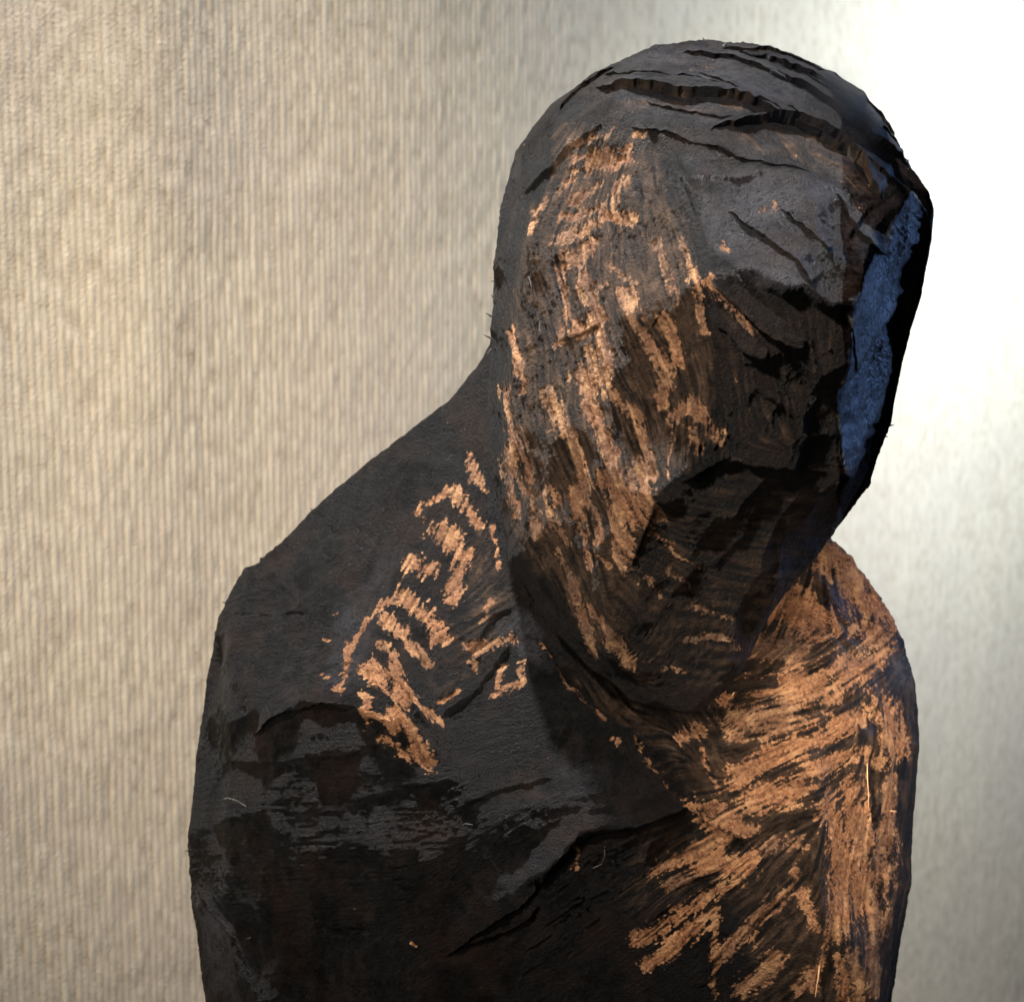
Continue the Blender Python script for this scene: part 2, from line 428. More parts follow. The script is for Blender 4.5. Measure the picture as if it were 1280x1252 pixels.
for pts, h, wd in [
    ([(330, 912), (395, 882), (450, 888), (540, 940)], 9, 26), ([(284, 948), (349, 957), (432, 944), (480, 930)], 5, 14),
    ([(382, 1136), (389, 1157), (461, 1157)], 5, 22), ([(317, 1235), (295, 1161), (252, 1104)], -1, 10),
    ([(252, 1104), (295, 1161), (320, 1240)], -10, 18), ([(866, 1005), (830, 970), (790, 925), (730, 862), (675, 800)], 12, 22),
    ([(640, 1125), (700, 1075), (730, 1040), (800, 1032), (866, 1010)], 12, 26), ([(550, 1200), (620, 1173), (680, 1130)], 6, 16),
    ([(322, 712), (387, 698), (420, 700)], 4, 9), ([(390, 660), (470, 665)], 4, 9),
    ([(345, 690), (380, 680), (440, 685)], 4, 8), ([(418, 751), (433, 708), (450, 690)], 3, 8), ([(443, 820), (456, 780), (502, 672), (560, 620)], 4, 10),
    ([(590, 815), (615, 770), (650, 760)], 4, 14), ([(545, 900), (600, 860), (640, 800)], 4, 14), ([(905, 866), (975, 855)], 7, 10),
    ([(936, 842), (1002, 827), (1031, 797)], 7, 12), ([(1031, 731), (1040, 783), (1064, 811), (1087, 821)], 6, 14),
    ([(900, 1062), (969, 1035), (1026, 1015), (1050, 990)], 8, 18), ([(830, 1120), (900, 1085), (935, 1060)], 5, 12), ([(815, 1150), (905, 1100)], 4, 10),
    ([(560, 1020), (640, 980), (700, 970)], 5, 16), ([(430, 1010), (500, 985), (560, 975)], 4, 14), ([(930, 1180), (990, 1120), (1010, 1090)], 5, 14),
    ([(1022, 1240), (1040, 1140), (1050, 1050)], 5, 10), ([(1097, 1240), (1100, 1080), (1094, 960)], 4, 9), ([(1000, 715), (1035, 740), (1100, 830), (1110, 870)], 4, 14),
    ([(620, 640), (650, 720), (670, 790)], -4, 14), ([(820, 1010), (790, 960), (740, 930)], 2, 20)]:
    TM.ledge(pts, h, wd)
for pts, h, wd in [
    ([(286, 774), (350, 772), (407, 764)], 3, 1.6), ([(322, 712), (387, 698)], 5, 2.6), ([(375, 664), (470, 668)], 5, 2.8), ([(330, 702), (380, 695)], 4, 2),
    ([(252, 1104), (275, 1135), (297, 1170), (318, 1235)], 7, 3), ([(680, 805), (730, 866), (800, 940), (868, 1010)], 8, 3.5),
    ([(440, 820), (456, 780), (502, 672)], 3, 2), ([(412, 800), (420, 751), (436, 708)], 3, 2), ([(1031, 731), (1040, 783), (1064, 811), (1087, 821)], 8, 4),
    ([(936, 842), (1002, 827), (1031, 797)], 8, 3.5), ([(905, 1054), (969, 1036), (1026, 1016)], 9, 5), ([(990, 900), (1040, 880), (1060, 870)], 6, 4),
    ([(1000, 945), (1050, 925), (1080, 915)], 6, 4), ([(1095, 880), (1098, 960), (1100, 1050)], 5, 3), ([(1052, 1010), (1045, 1100), (1030, 1180)], 5, 2.6),
    ([(940, 985), (980, 960)], 5, 2.5), ([(510, 1185), (513, 1250), (512, 1300)], 4, 2), ([(860, 1110), (905, 1085)], 5, 2.4), ([(820, 1180), (890, 1130)], 4, 2.2),
    ([(640, 1230), (700, 1190), (760, 1140)], 4, 2.4), ([(925, 1190), (990, 1120)], 5, 2.5), ([(1086, 960), (1087, 1100)], 4, 2)]:
    TM.crack(pts, h, wd)
# fine saw ribs on the chest plate
m = np.exp(-(((XX - 770) / 90) ** 2 + ((YY - 1000) / 34) ** 2) ** 2)
TM.disp += m * 1.0 * np.sin((YY + 0.05 * XX + WX * 0.6) / 4.6 * 2)
# pits along the shoulder end grain
pit = np.clip(n2(5, 31, .7, 1.3) - 0.35, 0, 1) * np.exp(-(((XX - 430) / 120) ** 2 + ((YY - 672) / 28) ** 2))
TM.disp -= pit * 9
m = np.exp(-(((XX - 430) / 130) ** 2 + ((YY - 1060) / 130) ** 2) ** 2)
TM.disp -= m * 3.2 * np.clip(1 - np.abs(n2(7, 41, .22, 1)) * 4, 0, 1) * (n2(40, 42) > -.2)
TM.disp += m * 0.9 * n2(5, 43, 1, .14)
m = np.exp(-(((XX - 640) / 150) ** 2 + ((YY - 1120) / 110) ** 2) ** 2)
TM.disp -= m * 2.6 * np.clip(1 - np.abs(vnoise(np.stack([(XX * .88 - YY * .47) * .2, XX * .47 + YY * .88, XX * 0], -1), 9, 44)) * 4, 0, 1)

# ------------------------------------------------------------------ the carved masses
HC = np.array([885., 430., 140.])
HEAD = [
    # outline
    (880, 50, 150), (960, 58, 150), (1040, 90, 150), (1095, 140, 150), (1130, 198, 130), (1158, 240, 80), (1166, 262, 100), (1163, 300, 115),
    (1150, 370, 120), (1132, 430, 110), (1112, 530, 90), (1085, 600, 80), (1040, 665, 70), (1000, 715, 60), (940, 800, 50), (900, 852, 60),
    (860, 876, 60), (800, 872, 60), (740, 838, 60), (690, 788, 70), (640, 700, 90), (616, 600, 110), (610, 520, 130), (614, 420, 140),
    (619, 340, 140), (625, 260, 140), (645, 190, 140), (690, 130, 140), (745, 90, 130), (820, 56, 140),
    # left edge of the cheek plane
    (705, 155, 45), (678, 215, 30), (664, 320, 12), (658, 430, 8), (652, 540, 12), (660, 650, 20), (705, 762, 15), (760, 832, 25),
    # main ridge
    (765, 138, -40), (828, 165, -82), (852, 215, -118), (880, 290, -168), (897, 345, -198), (902, 450, -168), (905, 570, -132),
    (780, 250, -72), (770, 400, -98), (760, 550, -80), (735, 660, -45),
    # lower edge of the cheek
    (852, 600, -132), (820, 628, -112), (795, 692, -82), (765, 800, -12),
    # forehead plane
    (870, 172, -80), (960, 205, -98), (1050, 245, -92), (1100, 285, -98), (950, 356, -205), (1000, 366, -200), (1040, 380, -188), (1063, 376, -172),
    (975, 280, -150),
    # face and under plane
    (980, 470, -140), (970, 580, -96), (1020, 592, -76), (1062, 594, -58), (1052, 500, -112), (900, 720, -30), (980, 680, -20), (850, 840, 30), (900, 830, 35),
    # right side
    (1140, 240, -45), (1160, 270, 60), (1142, 340, 72), (1120, 420, 62), (1102, 500, 52), (1082, 585, 42),
    # crown
    (800, 92, 35), (870, 105, 20), (960, 105, 50), (1040, 150, 45), (1098, 205, 20), (900, 150, -40), (1000, 180, -40), (770, 122, -20),
    # back
    (885, 150, 400), (885, 430, 500), (885, 650, 430), (700, 300, 400), (690, 550, 370), (1060, 300, 400), (1050, 550, 370), (885, 850, 250),
    (750, 750, 250), (1000, 700, 250), (740, 170, 330), (1040, 190, 330), (650, 420, 260), (1120, 400, 260)]

TCN = np.array([690., 1100., 330.])
TORSO = [
    # outline
    (645, 380, 260), (606, 452, 240), (562, 500, 235), (500, 548, 235), (440, 598, 235), (392, 638, 235), (343, 692, 235), (286, 748, 235),
    (272, 770, 235), (256, 850, 245), (245, 950, 250), (239, 1050, 250), (241, 1120, 250), (251, 1200, 255), (264, 1270, 260), (300, 1500, 280),
    (1028, 676, 250), (1062, 700, 250), (1100, 752, 250), (1126, 800, 250), (1142, 850, 250), (1146, 900, 250), (1144, 1000, 250),
    (1136, 1100, 255), (1124, 1200, 260), (1113, 1262, 260), (1095, 1500, 280),
    # left shoulder
    (340, 908, 100), (400, 880, 72), (460, 888, 58), (535, 945, 40), (620, 620, 165), (640, 760, 110), (520, 700, 140), (430, 780, 112),
    (300, 850, 150), (560, 850, 72), (600, 560, 200), (300, 1000, 140), (380, 1050, 62), (500, 1060, 30), (600, 1010, 26), (282, 1170, 165),
    (320, 1240, 120), (258, 1110, 215), (300, 1260, 190),
    (450, 1200, 62), (390, 1150, 75), (650, 930, 50), (690, 860, 62), (620, 800, 92),
    # chest plate
    (740, 900, 42), (790, 955, 12), (862, 1007, -8), (800, 1045, -6), (700, 1090, 0), (720, 1000, 0),
    (765, 885, 90), (820, 940, 72), (880, 995, 48), (840, 890, 105),
    (820, 1080, 40), (700, 1170, 36), (600, 1240, 55), (560, 1150, 34), (760, 1250, 50),
    # right chest, shoulder and arm
    (900, 870, 118), (905, 950, 78), (950, 835, 112), (985, 790, 135), (1000, 730, 190), (1036, 735, 180), (1045, 800, 112), (1092, 862, 118),
    (1108, 900, 128), (1104, 1000, 128), (1096, 1100, 130), (1084, 1250, 140), (960, 905, 62), (1020, 880, 70), (1000, 1000, 32), (945, 1055, 24), (900, 1105, 22),
    (1040, 1050, 58), (1046, 1150, 72), (950, 1200, 52), (870, 1200, 44), (1005, 1255, 84), (1080, 800, 170), (1100, 830, 170),
    # below the picture
    (420, 1500, 110), (700, 1500, 90), (980, 1500, 120), (320, 1750, 260), (450, 1750, 130), (700, 1750, 110), (950, 1750, 140), (1080, 1750, 280),
    (330, 1750, 480), (700, 1750, 600), (1070, 1750, 480),
    # back and neck
    (300, 800, 450), (400, 700, 470), (560, 560, 420), (700, 480, 470), (1000, 740, 450), (860, 560, 480), (300, 1200, 500), (1080, 1200, 500), (690, 1000, 600), (690, 1400, 600),
    (1090, 900, 450), (700, 420, 300), (720, 520, 200), (850, 520, 260), (960, 580, 300), (985, 690, 240), (900, 790, 180), (760, 760, 150)]


def star_form(points, centre, N, axis):
    c0 = up(centre)
    P3 = up(np.array(points, float)) - c0
    bm = bmesh.new()
    dirs = P3 / np.linalg.norm(P3, axis=1)[:, None]
    vs = []
    for i, d in enumerate(dirs):
        v = bm.verts.new(d)
        vs.append(v)
    bm.verts.index_update()
    bmesh.ops.convex_hull(bm, input=vs, use_existing_faces=False)
    bmesh.ops.triangulate(bm, faces=bm.faces[:])
    bm.verts.ensure_lookup_table()
    tris = [[v.index for v in f.verts] for f in bm.faces]
    bm.free()
    bvh = BVHTree.FromPolygons([Vector(p) for p in P3], tris)
    # square -> disc -> sphere, pole along axis
    g = np.linspace(-1, 1, N)
    a, b = np.meshgrid(g, g)
    r = np.where(np.abs(a) > np.abs(b), a, b)
    with np.errstate(divide='ignore', invalid='ignore'):
        phi = np.where(np.abs(a) > np.abs(b), (math.pi / 4) * np.where(a == 0, 0, b / np.where(a == 0, 1, a)),
                       math.pi / 2 - (math.pi / 4) * np.where(b == 0, 0, a / np.where(b == 0, 1, b)))
    x, y = r * np.cos(phi), r * np.sin(phi)
    rr = np.clip(np.hypot(x, y), 1e-9, 1)
    th = math.pi * (0.74 * rr + 0.26 * rr ** 6)
    dx, dy, dz = np.sin(th) * x / rr, np.sin(th) * y / rr, np.cos(th)
    ax = Vector(axis).normalized()
    Q = np.array(Vector((0, 0, 1)).rotation_difference(ax).to_matrix())
    D = np.stack([dx, dy, dz], -1) @ Q.T
    R = np.empty(N * N, np.float32)
    flat = D.reshape(-1, 3)
    o = Vector((0, 0, 0))
    rc = bvh.ray_cast
    last = 300.0
    for i, d in enumerate(flat.tolist()):
        h = rc(o, d)
        if h[3] is not None:
            last = h[3]
        R[i] = last
    return c0, D, R.reshape(N, N)


def normals(Pn):
    du = np.gradient(Pn, axis=1)
    dv = np.gradient(Pn, axis=0)
    n = np.cross(du, dv)
    l = np.linalg.norm(n, axis=-1, keepdims=True)
    return n / np.maximum(l, 1e-9)


def sample(a, x, y):
    x = np.clip(x, 0, 1278.9)
    y = np.clip(y, 0, GH - 1.1)
    ix, iy = x.astype(np.int32), y.astype(np.int32)
    fx, fy = x - ix, y - iy
    return (a[iy, ix] * (1 - fx) * (1 - fy) + a[iy, ix + 1] * fx * (1 - fy) + a[iy + 1, ix] * (1 - fx) * fy + a[iy + 1, ix + 1] * fx * fy)


def scallops(Pp, count, k, hmax, seed, tilt=0.16):
    """axe marks: the lower envelope of tilted, slightly hollow cuts"""
    g = np.random.default_rng(seed)
    flat = Pp.reshape(-1, 3).astype(np.float32)
    st = np.array([1.0, 0.75, 1.0], np.float32)
    s = flat[g.integers(0, len(flat), count)] * st
    hh = g.random(count).astype(np.float32) * hmax
    tv = (g.standard_normal((count, 3)) * tilt).astype(np.float32)
    c_ = k * (s ** 2).sum(1) + hh - (tv * s).sum(1)
    A_ = (tv - 2 * k * s).T
    out = np.empty(len(flat), np.float32)
    for i in range(0, len(flat), 60000):
        q = flat[i:i + 60000] * st
        out[i:i + 60000] = (k * (q ** 2).sum(1)[:, None] + q @ A_ + c_[None]).min(1)
    return np.clip(out, -14, 16).reshape(Pp.shape[:2])


def carve(name, points, centre, N, axis, maps, lics, scal, mat, parent, edge, seed, grain):
    c0, D, R = star_form(points, centre, N, axis)
    R = blur(R, edge)
    Rs = blur(R, 14)
    Pb = c0 + D * R[..., None]
    n = normals(c0 + D * Rs[..., None])
    if (n * D).sum(-1).mean() < 0:
        n = -n
    view = -Pb / np.linalg.norm(Pb, axis=-1, keepdims=True)
    facing = (n * view).sum(-1)
    fw = np.clip((facing + 0.02) / 0.25, 0, 1)
    x, y = front_xy(Pb)
    # adze marks and broad unevenness
    sc = scallops(Pb, scal[0], scal[1], scal[2], seed)
    d = 1.0 + (sc - sc.mean()) * (0.15 + 0.85 * np.clip(facing / .45, 0, 1)) * (np.clip((y - 130 - .16 * (x - 760)) / 90, .12, 1) if name == 'head' else np.clip((y - 520) / 240, .15, 1))
    s2 = scallops(Pb, 1000 if name == 'head' else 1300, .0075 if name == 'head' else .0055, 2.2, seed + 40, .20)
    d += np.clip(s2 - np.median(s2), -3, 4) * np.clip(facing / .4, .15, 1) * (.45 + .5 * np.clip(vnoise(Pb, 90, seed + 41) + .4, 0, 1))
    d += vnoise(Pb, 70, seed + 1) * 1.2 + vnoise(Pb, 26, seed + 2) * 0.6 + vnoise(Pb * np.array([.6, 1.5, 1]), 13, seed + 12) * 0.8 * np.clip(vnoise(Pb, 80, seed + 13) * 2, 0, 1)
    l1 = sample(lics[0], x, y)
    l2 = sample(lics[1], x, y)
    md = sample(maps.disp, x, y)
    d += md * np.clip(fw * 1.3, 0, 1)
    bare = sample(maps.bare, x, y)
    bare = bare * fw + (-1.5) * (1 - fw)
    rough = 0.12 + 0.88 * np.clip(vnoise(Pb, 55, seed + 3) * 1.4 + 0.35, 0, 1)
    d += (l1 * ((0.30 + 0.34 * sample(maps.brown, x, y)) if name == 'head' else 0.26) + l2 * grain) * rough * fw * np.clip((y - 150) / 120 if name == 'head' else 1.0, 0.25, 1)
    crust = np.clip((260 - y) / 60, 0, 1) * np.clip((x - 840) / 60, 0, 1) if name == 'head' else np.zeros_like(x)
    d += crust * np.clip(1 - facing / .35, 0, 1) * (vnoise(Pb, 14, seed + 8) * 2.2 + np.abs(vnoise(Pb, 6, seed + 9)) * 2.0)
    fine = vnoise(Pb, 9, seed + 4) * 0.7 + vnoise(Pb, 4.2, seed + 5) * 0.9 - 2.2 * np.clip(vnoise(Pb * np.array([1, 1.6, 1]), 7, seed + 14) - .55, 0, 1)
    d += fine * (0.5 + 0.7 * rough)
    # field of bare wood broken up along the fibres
    f = bare + 0.32 * l1 + 0.20 * l2 + 0.30 * vnoise(Pb, 6, seed + 6) + 0.36 * vnoise(Pb * np.array([1.3, .8, 1]), 3.3, seed + 16) + 0.28 * vnoise(Pb, 15, seed + 7) - (0.02 if name == 'head' else 0.24) - 0.07 * np.clip(-md, 0, 8) - 0.3 * np.clip(vnoise(Pb, 30, seed + 10), -.5, 1)
    m = np.clip(f * 2.5 + 0.5, 0, 1)
    d -= 1.3 * m
    d += 0.95 * m * l1
    gy, gx = np.gradient(md * fw)
    cw = np.clip((np.hypot(gx, gy) - .8) / 1.5, 0, 1)
    d = d * (1 - cw) + blur(d, 2) * cw
    Pf = Pb + n * d[..., None]
    me = grid_mesh(name, to_world(Pf))
    # orient outwards
    attr(me, "bare_field", f)
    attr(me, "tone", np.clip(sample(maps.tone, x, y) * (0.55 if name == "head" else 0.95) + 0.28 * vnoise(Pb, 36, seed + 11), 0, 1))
    attr(me, "brown", sample(maps.brown, x, y) * fw)
    attr(me, "ash", sample(maps.ash, x, y) * fw)
    attr(me, "gloss", sample(maps.gloss, x, y) * fw)
    attr(me, "fibre", l1 * fw)
    attr(me, "fibre_wide", l2 * fw)
    o = link(name, me, mat, parent)
    return o, Pf, n, x, y, facing


# ------------------------------------------------------------------ materials
def new_mat(name):
    m = bpy.data.materials.new(name)
    m.use_nodes = True
    nt = m.node_tree
    b = nt.nodes["Principled BSDF"]
    return m, nt, b


def node(nt, t, **kw):
    n = nt.nodes.new(t)
    for k, v in kw.items():
        setattr(n, k, v)
    return n


def mathn(nt, op, a, b=None, clamp=False):
    n = node(nt, 'ShaderNodeMath', operation=op, use_clamp=clamp)
    for i, v in enumerate((a, b)):
        if v is None:
            continue
        if isinstance(v, (int, float)):
            n.inputs[i].default_value = v
        else:
            nt.links.new(v, n.inputs[i])
    return n.outputs[0]


def mixc(nt, fac, a, b, blend='MIX'):
    n = node(nt, 'ShaderNodeMix', data_type='RGBA', blend_type=blend)
    for s, v in ((0, fac), (6, a), (7, b)):
        if isinstance(v, (int, float)):
            n.inputs[s].default_value = v
        elif isinstance(v, tuple):
            n.inputs[s].default_value = (*v, 1)
        else:
            nt.links.new(v, n.inputs[s])
    return n.outputs[2]


def noise(nt, co, scale, detail=4, rough=.55, dist=0.0):
    n = node(nt, 'ShaderNodeTexNoise')
    n.inputs['Scale'].default_value = scale
    n.inputs['Detail'].default_value = detail
    n.inputs['Roughness'].default_value = rough
    n.inputs['Distortion'].default_value = dist
    nt.links.new(co, n.inputs['Vector'])
    return n.outputs[0]


def ramp(nt, fac, stops):
    n = node(nt, 'ShaderNodeValToRGB')
    e = n.color_ramp.elements
    while len(e) < len(stops):
        e.new(0.5)
    for i, (p, c) in enumerate(stops):
        e[i].position = p
        e[i].color = (*c, 1) if len(c) == 3 else c
    nt.links.new(fac, n.inputs[0])
    return n.outputs[0]


def A(nt, name):
    return node(nt, 'ShaderNodeAttribute', attribute_name=name).outputs['Fac']


def maprange(nt, v, a, b, c=0., d=1.):
    n = node(nt, 'ShaderNodeMapRange')
    n.inputs[1].default_value = a
    n.inputs[2].default_value = b
    n.inputs[3].default_value = c
    n.inputs[4].default_value = d
    nt.links.new(v, n.inputs[0])
    return n.outputs[0]


def charred():
    m, nt, b = new_mat("charred_wood")
    co = node(nt, 'ShaderNodeTexCoord').outputs['Object']
    nf = noise(nt, co, 900, 5, .65)
    nm = noise(nt, co, 220, 5, .6)
    nl = noise(nt, co, 38, 4, .6)
    fib, fibw = A(nt, "fibre"), A(nt, "fibre_wide")
    # bare mask
    f = A(nt, "bare_field")
    f = mathn(nt, 'ADD', f, maprange(nt, nf, .25, .75, -.85, .85))
    f = mathn(nt, 'ADD', f, maprange(nt, nm, .25, .75, -.3, .3))
    mask = maprange(nt, f, -.09, .15)
    # charcoal
    c = ramp(nt, nm, [(.3, (.0010, .0009, .0009)), (.55, (.0032, .0030, .0031)), (.8, (.010, .0096, .0102))])
    lit_grey_c = ramp(nt, nm, [(.25, (.009, .009, .011)), (.75, (.060, .058, .068))])  # paler char colour standing in for light on the planes
    c = mixc(nt, mathn(nt, 'MULTIPLY', A(nt, "ash"), maprange(nt, nl, .3, .62), True), c, lit_grey_c)
    fl = maprange(nt, noise(nt, co, 620, 5, .75, .4), .56, .72)
    c = mixc(nt, mathn(nt, 'MULTIPLY', fl, mathn(nt, 'ADD', mathn(nt, 'MULTIPLY', maprange(nt, nl, .4, .6), .40), .05)), c, (.042, .040, .042))
    pit_ = maprange(nt, noise(nt, co, 480, 4, .7), .46, .36)
    c = mixc(nt, mathn(nt, 'MULTIPLY', pit_, .85), c, (.002, .002, .002))
    c = mixc(nt, maprange(nt, noise(nt, co, 55, 4, .6), .48, .66, 0., .6), c, (.016, .0085, .006))
    # thin char where the wood shows brown
    brc = ramp(nt, nm, [(.25, (.020, .012, .0075)), (.55, (.060, .036, .022)), (.8, (.15, .095, .060))])
    brc = mixc(nt, mathn(nt, 'MULTIPLY', maprange(nt, fib, .4, -1.3), .85), brc, (.008, .005, .004))
    bf = mathn(nt, 'ADD', A(nt, "brown"), maprange(nt, fib, -2., 2., -.55, .45))
    bf = mathn(nt, 'ADD', bf, maprange(nt, fibw, -2., 2., -.3, .3), True)
    bf = mathn(nt, 'MULTIPLY', bf, maprange(nt, A(nt, 'brown'), .02, .35))
    c = mixc(nt, mathn(nt, 'MULTIPLY', bf, .9), c, brc)
    # scorched rim around the bare wood
    rim = maprange(nt, f, -.55, .0)
    c = mixc(nt, mathn(nt, 'MULTIPLY', rim, mathn(nt, 'ADD', mathn(nt, 'MULTIPLY', A(nt, "brown"), .55), .2)), c, (.085, .045, .024))
    # bare wood
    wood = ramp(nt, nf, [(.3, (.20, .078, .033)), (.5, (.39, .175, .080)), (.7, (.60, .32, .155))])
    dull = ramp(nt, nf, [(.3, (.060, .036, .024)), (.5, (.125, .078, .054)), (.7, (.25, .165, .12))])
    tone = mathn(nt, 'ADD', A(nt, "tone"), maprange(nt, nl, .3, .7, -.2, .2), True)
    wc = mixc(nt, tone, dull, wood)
    wc = mixc(nt, maprange(nt, fib, .2, -1.8), wc, (.16, .07, .033))
    wc = mixc(nt, mathn(nt, 'MULTIPLY', maprange(nt, fibw, .6, 2.0), .45), wc, (.70, .40, .20))
    wc = mixc(nt, maprange(nt, f, .25, .02, 0., .45), wc, (.11, .055, .03))
    wc = mixc(nt, maprange(nt, noise(nt, co, 420, 4, .7), .44, .34), wc, (.12, .045, .02))
    wc = mixc(nt, maprange(nt, noise(nt, co, 75, 5, .65), .50, .66, 0., .6), wc, (.11, .050, .026))
    wc = mixc(nt, maprange(nt, noise(nt, co, 130, 4, .6), .56, .68, 0., .5), wc, (.68, .40, .20))
    # soot specks in the bare wood
    sp = maprange(nt, noise(nt, co, 1300, 3, .6), .61, .67)
    wc = mixc(nt, mathn(nt, 'MULTIPLY', sp, .75), wc, (.03, .018, .012))
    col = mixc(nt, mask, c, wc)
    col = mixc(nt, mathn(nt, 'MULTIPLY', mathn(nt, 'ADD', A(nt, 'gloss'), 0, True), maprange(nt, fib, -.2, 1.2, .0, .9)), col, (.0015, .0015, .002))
    # pale dust specks
    ds = maprange(nt, noise(nt, co, 1150, 3, .6), .735, .78)
    col = mixc(nt, mathn(nt, 'MULTIPLY', ds, .5), col, (.32, .30, .29))
    nt.links.new(col, b.inputs['Base Color'])
    rg = mixc(nt, mask, ramp(nt, nm, [(.3, (.50,) * 3), (.7, (.78,) * 3)]), (.72, .72, .72))
    rg = mixc(nt, mathn(nt, 'MULTIPLY', maprange(nt, noise(nt, co, 60, 4, .6), .45, .62), mathn(nt, 'SUBTRACT', 1, mask)), rg, (.42, .42, .42))
    rg = mixc(nt, mathn(nt, 'ADD', A(nt, 'gloss'), 0, True), rg, (.42, .42, .42))
    rg = mixc(nt, mathn(nt, 'MULTIPLY', maprange(nt, noise(nt, co, 1000, 3, .6), .56, .64), .8), rg, (.30, .30, .30))
    nt.links.new(rg, b.inputs['Roughness'])
    nt.links.new(mathn(nt, 'ADD', mathn(nt, 'MULTIPLY', A(nt, 'gloss'), .55), .17, True), b.inputs['Specular IOR Level'])
    bh = mathn(nt, 'ADD', mathn(nt, 'MULTIPLY', nf, .95), mathn(nt, 'MULTIPLY', nm, .5))
    vo = node(nt, 'ShaderNodeTexVoronoi', feature='DISTANCE_TO_EDGE')
    vo.inputs['Scale'].default_value = 230
    wv = node(nt, 'ShaderNodeVectorMath', operation='ADD')
    nv = node(nt, 'ShaderNodeTexNoise')
    nv.inputs['Scale'].default_value = 300
    sc_ = node(nt, 'ShaderNodeVectorMath', operation='SCALE')
    sc_.inputs['Scale'].default_value = .006
    nt.links.new(co, nv.inputs['Vector'])
    nt.links.new(nv.outputs['Color'], sc_.inputs[0])
    nt.links.new(co, wv.inputs[0])
    nt.links.new(sc_.outputs[0], wv.inputs[1])
    nt.links.new(wv.outputs[0], vo.inputs['Vector'])
    crk = mathn(nt, 'MULTIPLY', maprange(nt, vo.outputs['Distance'], 0., .10, -.3, 0.), maprange(nt, nl, .56, .68))
    bh = mathn(nt, 'ADD', bh, crk)
    bh = mathn(nt, 'ADD', bh, mathn(nt, 'MULTIPLY', noise(nt, co, 1700, 4, .75), 1.25))
    bh = mathn(nt, 'ADD', bh, mathn(nt, 'MULTIPLY', fib, .07))
    bh = mathn(nt, 'SUBTRACT', bh, mathn(nt, 'MULTIPLY', mask, .35))
    bu = node(nt, 'ShaderNodeBump')
    bu.inputs['Strength'].default_value = 1.0
    bu.inputs['Distance'].default_value = .0017
    nt.links.new(bh, bu.inputs['Height'])
    nt.links.new(bu.outputs[0], b.inputs['Normal'])
    return m


def fabric():
    m, nt, b = new_mat("woven_cloth")
    co = node(nt, 'ShaderNodeTexCoord').outputs['UV']
    tint = A(nt, "stitch")
    c = ramp(nt, mathn(nt, 'ADD', mathn(nt, 'MULTIPLY', tint, .5), .5, True),
             [(.0, (.38, .295, .195)), (.45, (.54, .44, .31)), (1., (.65, .55, .405))])
    g = node(nt, 'ShaderNodeTexCoord').outputs['Object']
    big = noise(nt, g, 9, 3, .5)
    c = mixc(nt, maprange(nt, big, .35, .65, 0., .45), c, (.46, .38, .31))
    fz = noise(nt, g, 700, 3, .6)
    c = mixc(nt, maprange(nt, fz, .3, .7, 0., .35), c, (.60, .53, .42))
    nt.links.new(c, b.inputs['Base Color'])
    b.inputs['Roughness'].default_value = .95
    b.inputs['Specular IOR Level'].default_value = .1
    b.inputs['Sheen Weight'].default_value = .15
    bu = node(nt, 'ShaderNodeBump')
    bu.inputs['Strength'].default_value = .5
    bu.inputs['Distance'].default_value = .0008
    nt.links.new(fz, bu.inputs['Height'])
    nt.links.new(bu.outputs[0], b.inputs['Normal'])
    return m


CHAR = charred()
CLOTH = fabric()

# ------------------------------------------------------------------ hanging cloth behind the carving (world space)
o_l = to_world(up(np.array([0., 626., 900.])))          # left end of what is seen, on eye level
yaw = math.radians(46)
ex = np.array([math.cos(yaw), math.sin(yaw), 0])
en = np.array([math.sin(yaw), -math.cos(yaw), 0])       # towards the room
pitch = 0.0037
nrib, per = 300, 5
s0 = -0.16
cols = nrib * per
rows = 235
s = s0 + np.arange(cols) * pitch / per
z = np.linspace(-0.36, 0.66, rows)
S, Z = np.meshgrid(s, z)
cell = np.stack([np.floor(S / pitch), Z / 0.0034, np.zeros_like(S)], -1)
ribphase = (S / pitch) % 1.0
wob = vnoise(np.stack([S * 40, Z * 40, S * 0], -1), 1.0, 71)
rib = np.abs(np.sin(math.pi * ribphase)) * 0.00032
st = vnoise(np.stack([cell[..., 0] * 3.7, cell[..., 1], cell[..., 0] * 0], -1), 1.0, 72)
fold = 0.006 * np.exp(-((S - 0.085 - 0.03 * (Z - 0.5)) / 0.035) ** 2) * np.clip((Z - .1) * 2.2, 0, 1)
fold += 0.008 * vnoise(np.stack([S * 4, Z * 1.6, S * 0], -1), 1.0, 73) + 0.0000 * vnoise(np.stack([S * 18, Z * 6, S * 0], -1), 1.0, 74)
off = rib * (1 + 0.3 * st) + fold + 0.00028 * st
pts = o_l[None, None, :] * np.array([1, 1, 0]) + S[..., None] * ex + off[..., None] * en
pts[..., 2] += Z
pts[..., 0] += 0.0004 * wob
me = grid_mesh("hanging_cloth", pts[:, ::-1])
attr(me, "stitch", (st * .9 + .35 * (np.abs(np.sin(math.pi * ribphase)) - .6) + .25 * vnoise(np.stack([S * 0 + cell[..., 0], Z * 12, S * 0], -1), 1., 75))[:, ::-1])  # stitch tone, with shade painted into the grooves between ribs
cloth = link("hanging_cloth", me, CLOTH)
cloth["label"] = "beige ribbed woven cloth hanging behind the charred wooden figure"
cloth["category"] = "cloth"

# ------------------------------------------------------------------ the carved figure
root = bpy.data.objects.new("wooden_figure", None)
COL.objects.link(root)
root["label"] = "charred black carved wooden figure with bowed faceless head and bare orange wood patches"
root["category"] = "sculpture"

